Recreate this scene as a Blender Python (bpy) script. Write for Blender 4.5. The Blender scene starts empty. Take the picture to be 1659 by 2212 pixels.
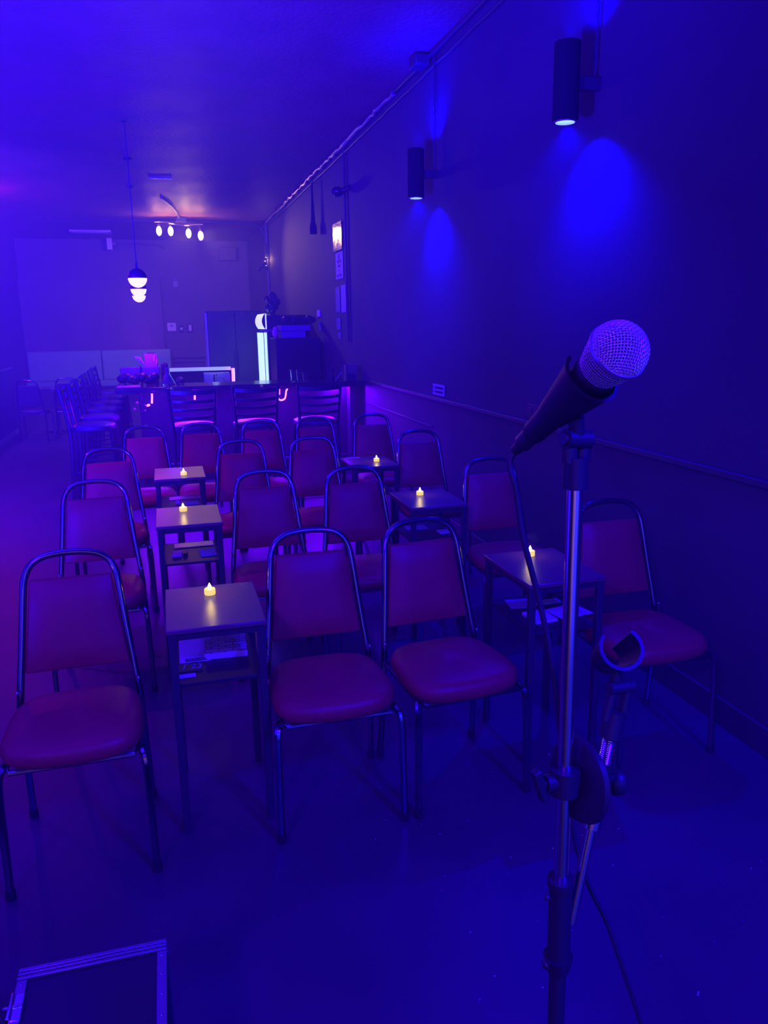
import bpy, math, random
from mathutils import Vector, Matrix
random.seed(7)
C = bpy.context.scene.collection
R = math.radians
PI = math.pi

# ------------------------------------------------------------------ camera
cam_d = bpy.data.cameras.new('camera'); cam = bpy.data.objects.new('camera', cam_d); C.objects.link(cam)
bpy.context.scene.camera = cam
YAW, PITCH, ROLL, FPX = R(15.286), R(13.518), R(-.832), 1686.2
fwd = Vector((math.sin(YAW)*math.cos(PITCH), math.cos(YAW)*math.cos(PITCH), -math.sin(PITCH)))
rgt = Vector((math.cos(YAW), -math.sin(YAW), 0)); upv = rgt.cross(fwd)
r2 = math.cos(ROLL)*rgt + math.sin(ROLL)*upv; u2 = -math.sin(ROLL)*rgt + math.cos(ROLL)*upv
M4 = Matrix((r2, u2, -fwd)).transposed().to_4x4(); M4.translation = Vector((0, 0, 1.70))
cam.matrix_world = M4
cam_d.sensor_fit = 'VERTICAL'; cam_d.sensor_height = 24; cam_d.lens = 24*FPX/2212
cam_d.clip_start = .05; cam_d.clip_end = 100

# ------------------------------------------------------------------ view, world
S = bpy.context.scene
S.view_settings.view_transform = 'Standard'; S.view_settings.look = 'None'
S.view_settings.exposure = 0; S.view_settings.gamma = 1
S.cycles.use_denoising = True
S.cycles.max_bounces = 6; S.cycles.diffuse_bounces = 2; S.cycles.glossy_bounces = 3
S.cycles.volume_bounces = 0; S.cycles.transparent_max_bounces = 8; S.cycles.transmission_bounces = 4
S.cycles.sample_clamp_indirect = 3.0; S.cycles.caustics_reflective = False; S.cycles.caustics_refractive = False
w = bpy.data.worlds.new('world'); S.world = w; w.use_nodes = True
w.node_tree.nodes['Background'].inputs[0].default_value = (0, 0, 0, 1)
w.node_tree.nodes['Background'].inputs[1].default_value = 0

HAZE = .024                                           # thin stage haze filling the room
vs_ = w.node_tree.nodes.new('ShaderNodeVolumeScatter'); vs_.inputs['Density'].default_value = HAZE; vs_.inputs['Anisotropy'].default_value = .2
vs_.inputs['Color'].default_value = (.9, .9, 1, 1)
w.node_tree.links.new(vs_.outputs[0], w.node_tree.nodes['World Output'].inputs['Volume'])

def lamp(name, kind, loc, color, power, target=None, size=.05, spot=60, blend=.5):
    d = bpy.data.lights.new(name, kind); o = bpy.data.objects.new(name, d); C.objects.link(o)
    o.location = loc; d.color = color; d.energy = power
    if kind == 'AREA': d.shape = 'RECTANGLE'; d.size = size[0]; d.size_y = size[1]
    else: d.shadow_soft_size = size
    if kind == 'SPOT': d.spot_size = R(spot); d.spot_blend = blend
    if target is not None:
        o.rotation_euler = (Vector(target)-Vector(loc)).to_track_quat('-Z', 'Y').to_euler()
    return o
BLUE = (.012, .0, 1); VIOLET = (.20, .0, 1); MAGENTA = (.75, .02, 1)
# stage wash pair: unseen coloured lamps over the stage, beside and behind the camera
lamp('stage_wash_right', 'SPOT', (1.6, -1.0, 3.3), (.009, 0, 1), 1450, (.8, 3.6, .3), .2, 105, .8)
lamp('stage_wash_left', 'SPOT', (-1.8, -1.4, 3.2), (.068, .0, 1), 650, (0, 4.0, .3), .2, 95, .8)
lamp('ceiling_fill', 'SPOT', (-2.5, 1.0, .5), (.019, .003, 1), 19000, (-1.7, 3.9, 3.76), .2, 105, 1.0)  # added low uplight out of view, brightens the ceiling at left
lamp('mid_fill', 'SPOT', (-2.9, 6.5, 3.4), (.02, .0, 1), 3100, (.6, 9.5, 0), .15, 110, 1.0)  # added fill kept out of frame at left, no fixture
# violet lamps added out of view at left, for rear tables and aisle
lamp('violet_wash', 'SPOT', (-2.6, 5.4, 3.5), (.28, .0, 1), 200, (.3, 6.2, 0), .08, 50, .9)
lamp('aisle_downlight', 'SPOT', (-2.7, 5.0, 3.6), (.30, .0, 1), 520, (-1.6, 5.2, 0), .08, 85, .9)
lamp('corner_glow', 'POINT', (-2.85, 13.5, 3.55), (.9, .02, 1), 55, None, .05)
lamp('rear_fill', 'SPOT', (-2.9, 9.0, 3.4), (.10, .018, 1), 3000, (-1.2, 19, 1.4), .1, 90, 1.0)  # added fill out of view, lifts the banquette and rear wall
lamp('front_corner_fill', 'SPOT', (1.9, .3, 3.4), (.04, 0, 1), 170, (1.5, .9, 0), .1, 55, .8)  # extra unseen spot added to lighten the floor at lower right
# added bounce: unseen pale backdrop behind the camera, lit blue and pink for reflections
lamp('bounce_wash', 'SPOT', (1.0, -.6, 3.5), (.02, .02, 1), 3300, (1.5, -2.6, .9), .1, 90, .9)
lamp('bounce_pink', 'SPOT', (-1.4, -.8, 3.4), (1, .35, .95), 380, (-1.6, -2.6, 1.2), .1, 60, .9)

# ------------------------------------------------------------------ materials
def mat(name, col, rough=.5, metal=0, spec=.5, emit=None, es=0, alpha=1, trans=0, ior=1.45, coat=0,
        bump=0, bscale=60, bdetail=4, var=0, vscale=6, col2=None, coords='Object'):
    m = bpy.data.materials.new(name); m.use_nodes = True
    nt = m.node_tree; b = nt.nodes['Principled BSDF']
    b.inputs['Base Color'].default_value = (*col, 1); b.inputs['Roughness'].default_value = rough
    b.inputs['Metallic'].default_value = metal; b.inputs['Specular IOR Level'].default_value = spec
    b.inputs['IOR'].default_value = ior; b.inputs['Alpha'].default_value = alpha
    b.inputs['Transmission Weight'].default_value = trans; b.inputs['Coat Weight'].default_value = coat
    if emit: b.inputs['Emission Color'].default_value = (*emit, 1); b.inputs['Emission Strength'].default_value = es
    tc = nt.nodes.new('ShaderNodeTexCoord')
    if var or col2:
        n = nt.nodes.new('ShaderNodeTexNoise'); n.inputs['Scale'].default_value = vscale; n.inputs['Detail'].default_value = 5
        nt.links.new(tc.outputs[coords], n.inputs['Vector'])
        rp = nt.nodes.new('ShaderNodeValToRGB')
        c2 = col2 or tuple(c*(1-var) for c in col)
        rp.color_ramp.elements[0].position = .35; rp.color_ramp.elements[1].position = .65
        rp.color_ramp.elements[0].color = (*c2, 1); rp.color_ramp.elements[1].color = (*col, 1)
        nt.links.new(n.outputs['Fac'], rp.inputs[0]); nt.links.new(rp.outputs[0], b.inputs['Base Color'])
    if bump:
        n = nt.nodes.new('ShaderNodeTexNoise'); n.inputs['Scale'].default_value = bscale; n.inputs['Detail'].default_value = bdetail
        nt.links.new(tc.outputs[coords], n.inputs['Vector'])
        bp = nt.nodes.new('ShaderNodeBump'); bp.inputs['Strength'].default_value = bump; bp.inputs['Distance'].default_value = .01
        nt.links.new(n.outputs['Fac'], bp.inputs['Height']); nt.links.new(bp.outputs[0], b.inputs['Normal'])
    return m

M = {}
M['wall'] = mat('black wall paint', (.075, .07, .075), .75, bump=.15, bscale=40, var=.12, vscale=1.5)
M['wall_far'] = mat('dark grey wall paint', (.17, .15, .15), .7, bump=.15, bscale=40, var=.15, vscale=1.2)
M['ceiling'] = mat('rough black sprayed ceiling', (.30, .16, .14), .5, bump=.8, bscale=26, bdetail=8, var=.15, vscale=3)
M['bounce'] = mat('pale stage curtain', (.55, .55, .6), .8, bump=.3, bscale=6)  # unseen back surface made pale to bounce light into the metal
M['floor'] = mat('dark vinyl floor', (.075, .07, .075), .42, bump=.06, bscale=90, var=.25, vscale=2.2)
M['trim'] = mat('black trim', (.06, .055, .06), .5)
M['vinyl'] = mat('burgundy vinyl', (.42, .04, .045), .42, spec=.45, bump=.12, bscale=220, var=.10, vscale=7)
M['chrome'] = mat('dark chrome', (.23, .23, .30), .14, metal=1, bump=.02, bscale=30)
M['black_metal'] = mat('black metal', (.04, .04, .045), .35, spec=.6)
M['black_plastic'] = mat('black plastic', (.025, .025, .03), .45)
M['rubber'] = mat('black rubber', (.02, .02, .02), .8)
M['cable'] = mat('black cable jacket', (.035, .035, .045), .45)
M['steel'] = mat('polished steel tube', (.75, .75, .8), .16, metal=1)
M['mesh'] = mat('nickel wire mesh', (.80, .78, .80), .38, metal=.6)
M['foam'] = mat('dark foam', (.03, .03, .035), .9)
M['stool_seat'] = mat('dark stool vinyl', (.10, .09, .12), .35, bump=.08, bscale=150)
M['counter'] = mat('dark polished counter', (.05, .04, .045), .18, coat=.4)
M['bar_panel'] = mat('dark bar front panel', (.022, .02, .024), .5, var=.2, vscale=5)
M['banquette'] = mat('sage green vinyl', (.24, .62, .34), .45, bump=.1, bscale=120)
M['alu'] = mat('aluminium edging', (.42, .41, .45), .35, metal=.9, var=.1, vscale=30)
M['case'] = mat('black laminate panel', (.03, .03, .035), .55, bump=.05, bscale=120)
M['white_plastic'] = mat('cream plastic', (.88, .85, .80), .5)
M['paper'] = mat('white paper', (.70, .68, .70), .7)
M['paper_pink'] = mat('pink paper', (.75, .25, .45), .6)
M['paper_blue'] = mat('pale blue paper', (.35, .35, .55), .6)
M['ink'] = mat('dark ink', (.03, .025, .035), .7)
M['glass'] = mat('clear glass', (.9, .92, .95), .04, trans=1, ior=1.45)
M['acrylic'] = mat('clear acrylic', (.85, .85, .9), .1, trans=.92, ior=1.3)
M['appliance'] = mat('black appliance enamel', (.022, .022, .026), .4)
M['grey_metal'] = mat('grey painted metal', (.32, .31, .33), .45)
M['conduit'] = mat('painted conduit', (.14, .13, .135), .4, bump=.25, bscale=35)
M['carton'] = mat('lilac carton', (.22, .14, .30), .6)
M['lamp_body'] = mat('matt black lamp body', (.018, .018, .02), .9, spec=.1)
M['vinyl_dark'] = mat('dark vinyl', (.04, .03, .05), .5)
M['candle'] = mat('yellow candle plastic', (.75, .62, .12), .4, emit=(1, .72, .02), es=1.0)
M['flame'] = mat('flame bulb', (1, .9, .4), .3, emit=(1, .80, .25), es=9)
M['globe'] = mat('lit opal glass', (.9, .9, .9), .3, emit=(1, .42, .98), es=2.7)
M['bulb'] = mat('lit warm bulb', (1, .9, .7), .3, emit=(1, .66, .13), es=3.6)
M['can_lens'] = mat('lit can lens', (.8, .9, 1), .3, emit=(.30, .55, 1), es=1.6)
M['led'] = mat('violet light rope', (.8, .5, 1), .3, emit=(.75, .12, 1), es=5)
M['led_pink'] = mat('pink light rope', (1, .4, .9), .3, emit=(1, .10, .75), es=3)
M['cooler_light'] = mat('lit cooler door', (.8, .9, 1), .4, emit=(.50, .80, 1), es=1.5)
M['cooler_sign'] = mat('lit cooler header', (.9, .95, .9), .4, emit=(.75, .85, .65), es=1.1)
M['shelf_light'] = mat('lit bar shelf edge', (.8, .85, .9), .4, emit=(.32, .45, .85), es=.75)
M['vent'] = mat('white vent panel', (.75, .72, .75), .5)
M['poster_gloss'] = mat('glossy poster film', (.25, .18, .18), .16, spec=1.0, bump=.35, bscale=9, coat=1)
M['glitter'] = mat('confetti flecks', (.8, .8, .9), .4)

def wood_top():
    m = bpy.data.materials.new('satin table laminate'); m.use_nodes = True; nt = m.node_tree
    b = nt.nodes['Principled BSDF']; b.inputs['Roughness'].default_value = .30; b.inputs['Specular IOR Level'].default_value = .8
    tc = nt.nodes.new('ShaderNodeTexCoord'); mp = nt.nodes.new('ShaderNodeMapping'); mp.inputs['Scale'].default_value = (3, 30, 3)
    n = nt.nodes.new('ShaderNodeTexNoise'); n.inputs['Scale'].default_value = 3; n.inputs['Detail'].default_value = 6
    nt.links.new(tc.outputs['Object'], mp.inputs[0]); nt.links.new(mp.outputs[0], n.inputs['Vector'])
    rp = nt.nodes.new('ShaderNodeValToRGB'); rp.color_ramp.elements[0].color = (.13, .045, .06, 1); rp.color_ramp.elements[1].color = (.20, .075, .10, 1)
    nt.links.new(n.outputs['Fac'], rp.inputs[0]); nt.links.new(rp.outputs[0], b.inputs['Base Color'])
    bn = nt.nodes.new('ShaderNodeTexNoise'); bn.inputs['Scale'].default_value = 260
    bp = nt.nodes.new('ShaderNodeBump'); bp.inputs['Strength'].default_value = .12; bp.inputs['Distance'].default_value = .004
    nt.links.new(tc.outputs['Object'], bn.inputs['Vector']); nt.links.new(bn.outputs['Fac'], bp.inputs['Height']); nt.links.new(bp.outputs[0], b.inputs['Normal'])
    return m
M['tabletop'] = wood_top()

def board(name, c1, c2, sx, sy, rough=.5):      # woodgrain menu board / brick-printed pad
    m = bpy.data.materials.new(name); m.use_nodes = True; nt = m.node_tree
    b = nt.nodes['Principled BSDF']; b.inputs['Roughness'].default_value = rough
    tc = nt.nodes.new('ShaderNodeTexCoord'); mp = nt.nodes.new('ShaderNodeMapping'); mp.inputs['Scale'].default_value = (sx, sy, 1)
    nt.links.new(tc.outputs['Object'], mp.inputs[0])
    n = nt.nodes.new('ShaderNodeTexNoise'); n.inputs['Scale'].default_value = 6; n.inputs['Detail'].default_value = 6
    nt.links.new(mp.outputs[0], n.inputs['Vector'])
    rp = nt.nodes.new('ShaderNodeValToRGB'); rp.color_ramp.elements[0].position = .38; rp.color_ramp.elements[1].position = .6
    rp.color_ramp.elements[0].color = (*c1, 1); rp.color_ramp.elements[1].color = (*c2, 1)
    nt.links.new(n.outputs['Fac'], rp.inputs[0]); nt.links.new(rp.outputs[0], b.inputs['Base Color'])
    return m
M['wood_board'] = board('pale woodgrain menu board', (.62, .42, .25), (.92, .70, .45), 1.5, 14, .3)
def bricks():
    m = bpy.data.materials.new('brick printed pad'); m.use_nodes = True; nt = m.node_tree
    b = nt.nodes['Principled BSDF']; b.inputs['Roughness'].default_value = .6
    tc = nt.nodes.new('ShaderNodeTexCoord'); k = nt.nodes.new('ShaderNodeTexBrick')
    k.inputs['Color1'].default_value = (.30, .24, .28, 1); k.inputs['Color2'].default_value = (.62, .55, .75, 1); k.inputs['Mortar'].default_value = (.10, .07, .08, 1)
    k.inputs['Scale'].default_value = 11; k.inputs['Mortar Size'].default_value = .02; k.inputs['Brick Width'].default_value = .55; k.inputs['Row Height'].default_value = .26
    nt.links.new(tc.outputs['Object'], k.inputs['Vector']); nt.links.new(k.outputs['Color'], b.inputs['Base Color'])
    return m
M['brick_pad'] = bricks()

# ------------------------------------------------------------------ mesh helpers
class MB:
    def __init__(s): s.v = []; s.f = []
    def add(s, vs, fs):
        n = len(s.v); s.v += [tuple(v) for v in vs]; s.f += [tuple(i+n for i in f) for f in fs]; return s
    def box(s, x0, x1, y0, y1, z0, z1, T=None):
        vs = [Vector((x, y, z)) for z in (z0, z1) for x, y in ((x0, y0), (x1, y0), (x1, y1), (x0, y1))]
        if T: vs = [T @ v for v in vs]
        return s.add(vs, [(3, 2, 1, 0), (4, 5, 6, 7), (0, 1, 5, 4), (1, 2, 6, 5), (2, 3, 7, 6), (3, 0, 4, 7)])
    def tube(s, pts, r, seg=8, closed=False, ry=None, cap=True):
        pts = [Vector(p) for p in pts]; n = len(pts); rr = r if isinstance(r, (list, tuple)) else [r]*n
        vs = []; prev = None
        for i, p in enumerate(pts):
            a = pts[(i-1) % n] if (closed or i) else p; b = pts[(i+1) % n] if (closed or i < n-1) else p
            t = (b-a).normalized()
            if prev is None:
                ref = Vector((0, 0, 1)) if abs(t.z) < .9 else Vector((1, 0, 0)); u = t.cross(ref).normalized()
            else:
                u = prev - t*prev.dot(t); u = u.normalized() if u.length > 1e-6 else t.orthogonal().normalized()
            prev = u; v = t.cross(u)
            for k in range(seg):
                an = 2*PI*k/seg; vs.append(p + rr[i]*(math.cos(an)*u + (ry or 1)*math.sin(an)*v))
        fs = [(i*seg+k, i*seg+(k+1) % seg, ((i+1) % n)*seg+(k+1) % seg, ((i+1) % n)*seg+k) for i in range(n if closed else n-1) for k in range(seg)]
        if cap and not closed: fs += [tuple(range(seg))[::-1], tuple((n-1)*seg+k for k in range(seg))]
        return s.add(vs, fs)
    def lathe(s, prof, T=None, seg=24, a0=0, a1=2*PI):
        full = abs(a1-a0-2*PI) < 1e-6; m = seg if full else seg+1; vs = []
        for r_, z in prof:
            for k in range(m):
                an = a0+(a1-a0)*k/seg; v = Vector((r_*math.cos(an), r_*math.sin(an), z)); vs.append(T @ v if T else v)
        fs = [(i*m+k, i*m+(k+1) % m, (i+1)*m+(k+1) % m, (i+1)*m+k) for i in range(len(prof)-1) for k in range(seg)]
        return s.add(vs, fs)
    def ball(s, c, r, seg=12, sq=(1, 1, 1)):
        prof = [(max(r*math.sin(PI*i/seg), 1e-5), -r*math.cos(PI*i/seg)) for i in range(seg+1)]
        T = Matrix.Translation(c) @ Matrix.Diagonal((*sq, 1)); return s.lathe(prof, T, seg+4)
    def build(s, name, m, parent=None, smooth=True, bevel=0, loc=None, sub=0, bseg=2):
        me = bpy.data.meshes.new(name); me.from_pydata(s.v, [], s.f); me.validate(); me.update()
        o = bpy.data.objects.new(name, me); C.objects.link(o); me.materials.append(m)
        if smooth:
            for p in me.polygons: p.use_smooth = True
            if hasattr(me, 'set_sharp_from_angle'): me.set_sharp_from_angle(angle=R(40))
        if bevel:
            b = o.modifiers.new('bevel', 'BEVEL'); b.width = bevel; b.segments = bseg; b.limit_method = 'ANGLE'
        if sub:
            b = o.modifiers.new('sub', 'SUBSURF'); b.levels = sub; b.render_levels = sub
        if parent: o.parent = parent
        if loc: o.location = loc
        return o

def spline(pts, n=8, closed=False):
    P = [Vector(p) for p in pts]; out = []; N = len(P)
    for i in range(N if closed else N-1):
        g = lambda k: P[k % N] if closed else P[min(max(k, 0), N-1)]
        a, b, c, d = g(i-1), g(i), g(i+1), g(i+2)
        for j in range(n):
            t = j/n; out.append(.5*((2*b)+(c-a)*t+(2*a-5*b+4*c-d)*t*t+(3*b-a-3*c+d)*t**3))
    if not closed: out.append(P[-1])
    return out

def tag(o, label=None, cat=None, group=None, kind=None):
    if label: o['label'] = label
    if cat: o['category'] = cat
    if group: o['group'] = group
    if kind: o['kind'] = kind
    return o
def thing(name, label, cat, loc=(0, 0, 0), rz=0, group=None):
    o = bpy.data.objects.new(name, None); C.objects.link(o); o.empty_display_size = .1
    o.location = loc; o.rotation_euler = (0, 0, rz); return tag(o, label, cat, group)
def kids(o): return [c for c in list(C.objects) if c.parent == o]
def copy_tree(o, parent=None):
    c = o.copy(); C.objects.link(c); c.parent = parent
    for ch in kids(o): copy_tree(ch, c)
    return c
def struct(name, mb, m, parent=None, **k):
    o = mb.build(name, m, parent, **k)
    if not parent: o['kind'] = 'structure'
    return o
def text(name, body, m, size, loc, rot, parent, ax='CENTER', extr=.0006, sx=1):
    d = bpy.data.curves.new(name, 'FONT'); d.body = body; d.size = size; d.align_x = ax; d.align_y = 'CENTER'; d.extrude = extr
    d.space_line = .95; o = bpy.data.objects.new(name, d); C.objects.link(o); d.materials.append(m)
    bpy.context.view_layer.update()
    me = bpy.data.meshes.new_from_object(o.evaluated_get(bpy.context.evaluated_depsgraph_get())); bpy.data.objects.remove(o)
    o = bpy.data.objects.new(name, me); C.objects.link(o)
    o.parent = parent; o.location = loc; o.rotation_euler = rot; o.scale = (sx, 1, 1); return o

# ------------------------------------------------------------------ the room
XR, XL, YF, YB, ZC = 2.2, -3.15, 20.65, -2.6, 3.76
struct('floor', MB().box(XL-.1, XR+.1, YB-.1, YF+.1, -.1, 0), M['floor'], smooth=False)
cm = MB(); nx, ny = 40, 160                                          # slightly uneven sprayed ceiling
for j in range(ny+1):
    for i in range(nx+1):
        x = XL-.1+(XR-XL+.2)*i/nx; y = YB-.1+(YF-YB+.2)*j/ny
        cm.v.append((x, y, ZC+.004*math.sin(x*9+y*3)+.005*math.sin(y*5.3+x*2)))
for j in range(ny):
    for i in range(nx):
        a = j*(nx+1)+i; cm.f.append((a, a+nx+1, a+nx+2, a+1))
n0 = len(cm.v); cm.box(XL-.1, XR+.1, YB-.1, YF+.1, ZC+.03, ZC+.1)
struct('ceiling', cm, M['ceiling'])
struct('wall_right', MB().box(XR, XR+.1, YB, YF, 0, ZC), M['wall'], smooth=False)
struct('wall_left', MB().box(XL-.1, XL, YB, YF, 0, ZC), M['wall'], smooth=False)
wf = struct('wall_far', MB().box(XL, XR, YF, YF+.1, 0, ZC), M['wall_far'], smooth=False)
struct('wall_back', MB().box(XL, XR, YB-.1, YB, 0, ZC), M['bounce'], smooth=False)
struct('wall_partition', MB().box(XL, .04, YF-.25, YF, 0, 2.84), M['wall_far'], smooth=False, bevel=.01)
struct('trim_1', MB().box(XR-.02, XR, YB, 8.7, 1.065, 1.095), M['trim'], bevel=.004)
struct('trim_2', MB().box(XR-.012, XR, 6.4, 8.7, 0.82, .84), M['trim'], bevel=.004)
struct('baseboard_right', MB().box(XR-.015, XR, YB, 8.9, 0, .12), M['trim'], bevel=.004)
struct('baseboard_left', MB().box(XL, XL+.015, YB, YF-.3, 0, .12), M['trim'], bevel=.004)
struct('trim_3', MB().box(.1, 1.0, YF-.03, YF, .93, .97).box(.1, 1.0, YF-.03, YF, .83, .86), M['trim'])

# ------------------------------------------------------------------ banquet chairs
def make_chair():
    t = thing('banquet_chair', 'burgundy banquet chair', 'chair')
    # seat cushion: rounded trapezoid, wide at the front, puffed on top
    mb = MB(); prof = [(.78, -.030), (.93, -.028), (.985, -.014), (1.0, .002), (.985, .020), (.94, .034), (.84, .043), (.6, .049), (.3, .052), (.02, .053)]
    N = 44; vs = []
    for s_, z in prof:
        for k in range(N):
            a = 2*PI*k/N; ca, sa = math.cos(a), math.sin(a); e = 2/3.6
            x = abs(ca)**e*(1 if ca >= 0 else -1); y = abs(sa)**e*(1 if sa >= 0 else -1)
            wx = .222 - .022*(y+1)/2
            vs.append((x*wx*s_, y*.212*s_ - .005, .448+z - .006*(1-abs(x))*(y < -.4)))
    fs = [(i*N+k, i*N+(k+1) % N, (i+1)*N+(k+1) % N, (i+1)*N+k) for i in range(len(prof)-1) for k in range(N)]
    fs += [tuple(range(N))[::-1], tuple((len(prof)-1)*N+k for k in range(N))]
    mb.add(vs, fs).build('seat', M['vinyl'], t)
    # back pad
    def hy(z): return .19+(z-.44)*(.095/.43)
    mb = MB(); vs = []; L = 9; K = 9
    for side in (0, 1):
        for j in range(L):
            z = .555+(.865-.555)*j/(L-1); hw = .171+(.133-.171)*j/(L-1)
            for i in range(K):
                u = -1+2*i/(K-1); puff = (1-abs(u)**5)*(1-abs(2*j/(L-1)-1)**6)
                y = hy(z)+(.008 if side else -.010-.020*puff); vs.append((u*hw, y, z))
    nn = L*K
    for j in range(L-1):
        for i in range(K-1):
            a = j*K+i; mb.f.append((a, a+1, a+K+1, a+K)); mb.f.append((nn+a, nn+a+K, nn+a+K+1, nn+a+1))
    rim = [i for i in range(K)]+[j*K+K-1 for j in range(1, L)]+[(L-1)*K+i for i in range(K-2, -1, -1)]+[j*K for j in range(L-2, 0, -1)]
    for i in range(len(rim)):
        a, b = rim[i], rim[(i+1) % len(rim)]; mb.f.append((b, a, nn+a, nn+b))
    mb.v = vs; mb.build('backrest', M['vinyl'], t, bevel=.006)
    pts = [(-.196, .188, .43), (-.190, .197, .50), (-.172, .232, .66), (-.156, .268, .82), (-.148, .283, .872), (-.128, .293, .912), (-.092, .300, .936), (-.045, .303, .945), (0, .304, .947)]
    pts = pts+[(-x, y, z) for x, y, z in pts[-2::-1]]
    MB().tube(spline(pts, 4), .0125, 10).build('back_frame', M['chrome'], t)
    for sx in (-1, 1):
        la_ = MB().tube(spline([(sx*.196, .188, .43), (sx*.199, .19, .3), (sx*.205, .225, .012)], 4), .0125, 8).build('leg', M['chrome'], t)
        lb_ = MB().tube(spline([(sx*.185, -.12, .418), (sx*.203, -.165, .41), (sx*.212, -.19, .37), (sx*.215, -.198, .2), (sx*.217, -.205, .012)], 5), .0125, 8).build('leg', M['chrome'], t)
        MB().ball((sx*.196, .172, .505), .006, 6).build('bolt', M['steel'], t)
        MB().tube([(sx*.205, .225, 0), (sx*.205, .225, .03)], .016, 8).build('foot_cap', M['rubber'], la_)
        MB().tube([(sx*.217, -.205, 0), (sx*.217, -.205, .03)], .016, 8).build('foot_cap', M['rubber'], lb_)
    f = MB().tube([(-.196, .185, .42), (-.196, -.12, .414), (-.18, -.185, .412), (.18, -.185, .412), (.196, -.12, .414), (.196, .185, .42)], .009, 8, closed=True)
    f.build('seat_frame', M['chrome'], t)
    return t
chair0 = make_chair(); first = [True]
CG = 'burgundy banquet chairs'
def chair(x, y, rz, label):
    t = chair0 if first[0] else copy_tree(chair0); first[0] = False
    t.location = (x, y, 0); t.rotation_euler = (0, 0, R(rz)); tag(t, label, 'chair', CG); return t
chair(-.365, 2.50, 1, 'burgundy banquet chair at front row left, its seat cut by the picture edge')
chair(.478, 2.53, 0, 'burgundy front-row banquet chair just right of the nearest candle table')
chair(.945, 2.545, 5, 'burgundy front-row banquet chair directly left of the microphone stand pole')
chair(1.79, 2.60, 0, 'burgundy front-row banquet chair against the right side, behind the empty clip')
chair(-.385, 3.83, 1, 'second-row banquet chair on the left, beside the table with the wooden menu')
chair(.462, 3.82, 0, 'second-row banquet chair right of the second candle table on the left')
chair(.945, 3.77, 1, 'second-row banquet chair just left of the middle dark candle table on the right')
chair(1.74, 3.78, 0, 'second-row banquet chair nearest the right wall')
chair(-.385, 4.95, 2, 'third-row banquet chair on the left by the bar stool row')
chair(.445, 5.02, -1, 'third-row banquet chair right of the farthest left candle table')
chair(.935, 4.99, 0, 'third-row banquet chair just left of the farthest right candle table')
chair(1.725, 5.06, 0, 'third-row banquet chair nearest the right wall')
chair(-.195, 6.06, 0, 'back-row banquet chair farthest left, behind the farthest left table')
chair(.245, 6.12, 2, 'back-row banquet chair in front of the left bar stool')
chair(.72, 6.15, 0, 'back-row banquet chair in front of the middle bar stool')
chair(1.18, 6.18, 1, 'back-row banquet chair in front of the right bar stool')
chair(1.675, 6.20, 0, 'back-row banquet chair nearest the purple-lit right wall')
def dark(t):
    for ch in kids(t):
        if ch.data.materials[0] == M['vinyl']:
            ch.data = ch.data.copy(); ch.data.materials[0] = M['vinyl_dark']
c = chair(-2.02, 13.3, 175, 'dark chair at far left, left of the small table by the banquette'); dark(c)
c = chair(-1.52, 13.6, 180, 'dark chair far left, right of the small table by the banquette'); dark(c)

# ------------------------------------------------------------------ candle tables
def make_table():
    t = thing('side_table', 'side table', 'table')
    MB().box(-.163, .163, -.214, .214, .733, .75).build('tabletop', M['tabletop'], t, bevel=.003)
    MB().box(-.150, .150, -.200, .200, .708, .733).build('apron', M['black_metal'], t, smooth=False)
    for sx in (-1, 1):
        for sy in (-1, 1):
            x, y = sx*.144, sy*.195; MB().box(x-.013, x+.013, y-.013, y+.013, 0, .733).build('leg', M['black_metal'], t, bevel=.002)
    MB().box(-.145, .145, -.196, .196, .540, .552).build('shelf', M['black_plastic'], t, bevel=.002)
    return t
table0 = make_table(); tf = [True]
def table(x, y, rz, label):
    t = table0 if tf[0] else copy_tree(table0); tf[0] = False
    t.location = (x*.95, y*.95, 0); t.rotation_euler = (0, 0, R(rz)); tag(t, label, 'table', 'narrow candle tables between the chairs'); return t
T1 = table(.105, 2.81, 0, 'narrow two-tier table nearest the stage in the left row, glowing candle on it')
T2 = table(.062, 4.292, 0, 'narrow two-tier table in the left row, second from the stage, wooden menu on its shelf')
T3 = table(.042, 5.63, 0, 'narrow candle table in the left row, farthest from the stage, lit bright magenta')
T4 = table(1.475, 2.87, 1, 'dark candle table nearest the stage in the right row, behind the microphone pole')
T5 = table(1.435, 4.275, 0, 'dark candle table in the right row, second from the stage')
T6 = table(1.425, 5.62, 0, 'dark candle table in the right row, farthest from the stage')

def make_candle():
    t = thing('tealight', 'tealight', 'candle')
    MB().lathe([(.0001, 0), (.019, 0), (.0205, .003), (.020, .020), (.018, .022), (.012, .0205), (.0001, .020)], None, 20).build('cup', M['candle'], t)
    MB().lathe([(.0001, .019), (.005, .020), (.0068, .027), (.005, .034), (.002, .041), (.0001, .044)], None, 12).build('flame', M['flame'], t)
    return t
candle0 = make_candle(); cf = [True]
for x, y, lb in ((.101, 2.925, 'lit yellow tealight on the left-row table nearest the stage'),
                 (.038, 4.397, 'lit yellow tealight on the table above the wooden menu, left row'),
                 (.069, 5.526, 'lit yellow tealight on the bright magenta tabletop in the left row'),
                 (1.487, 3.012, 'lit tealight partly hidden by the hanging microphone cable'),
                 (1.419, 4.367, 'lit yellow tealight on the middle dark table of the right row'),
                 (1.478, 5.60, 'lit yellow tealight on the farthest table of the right row')):
    t = candle0 if cf[0] else copy_tree(candle0); cf[0] = False
    x *= .95; y *= .95; t.location = (x, y, .7505); tag(t, lb, 'candle', 'flickering tealights on the tables')
    lamp('tealight_glow', 'POINT', (x, y, .815), (1, .62, .05), .10, None, .012)

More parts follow.
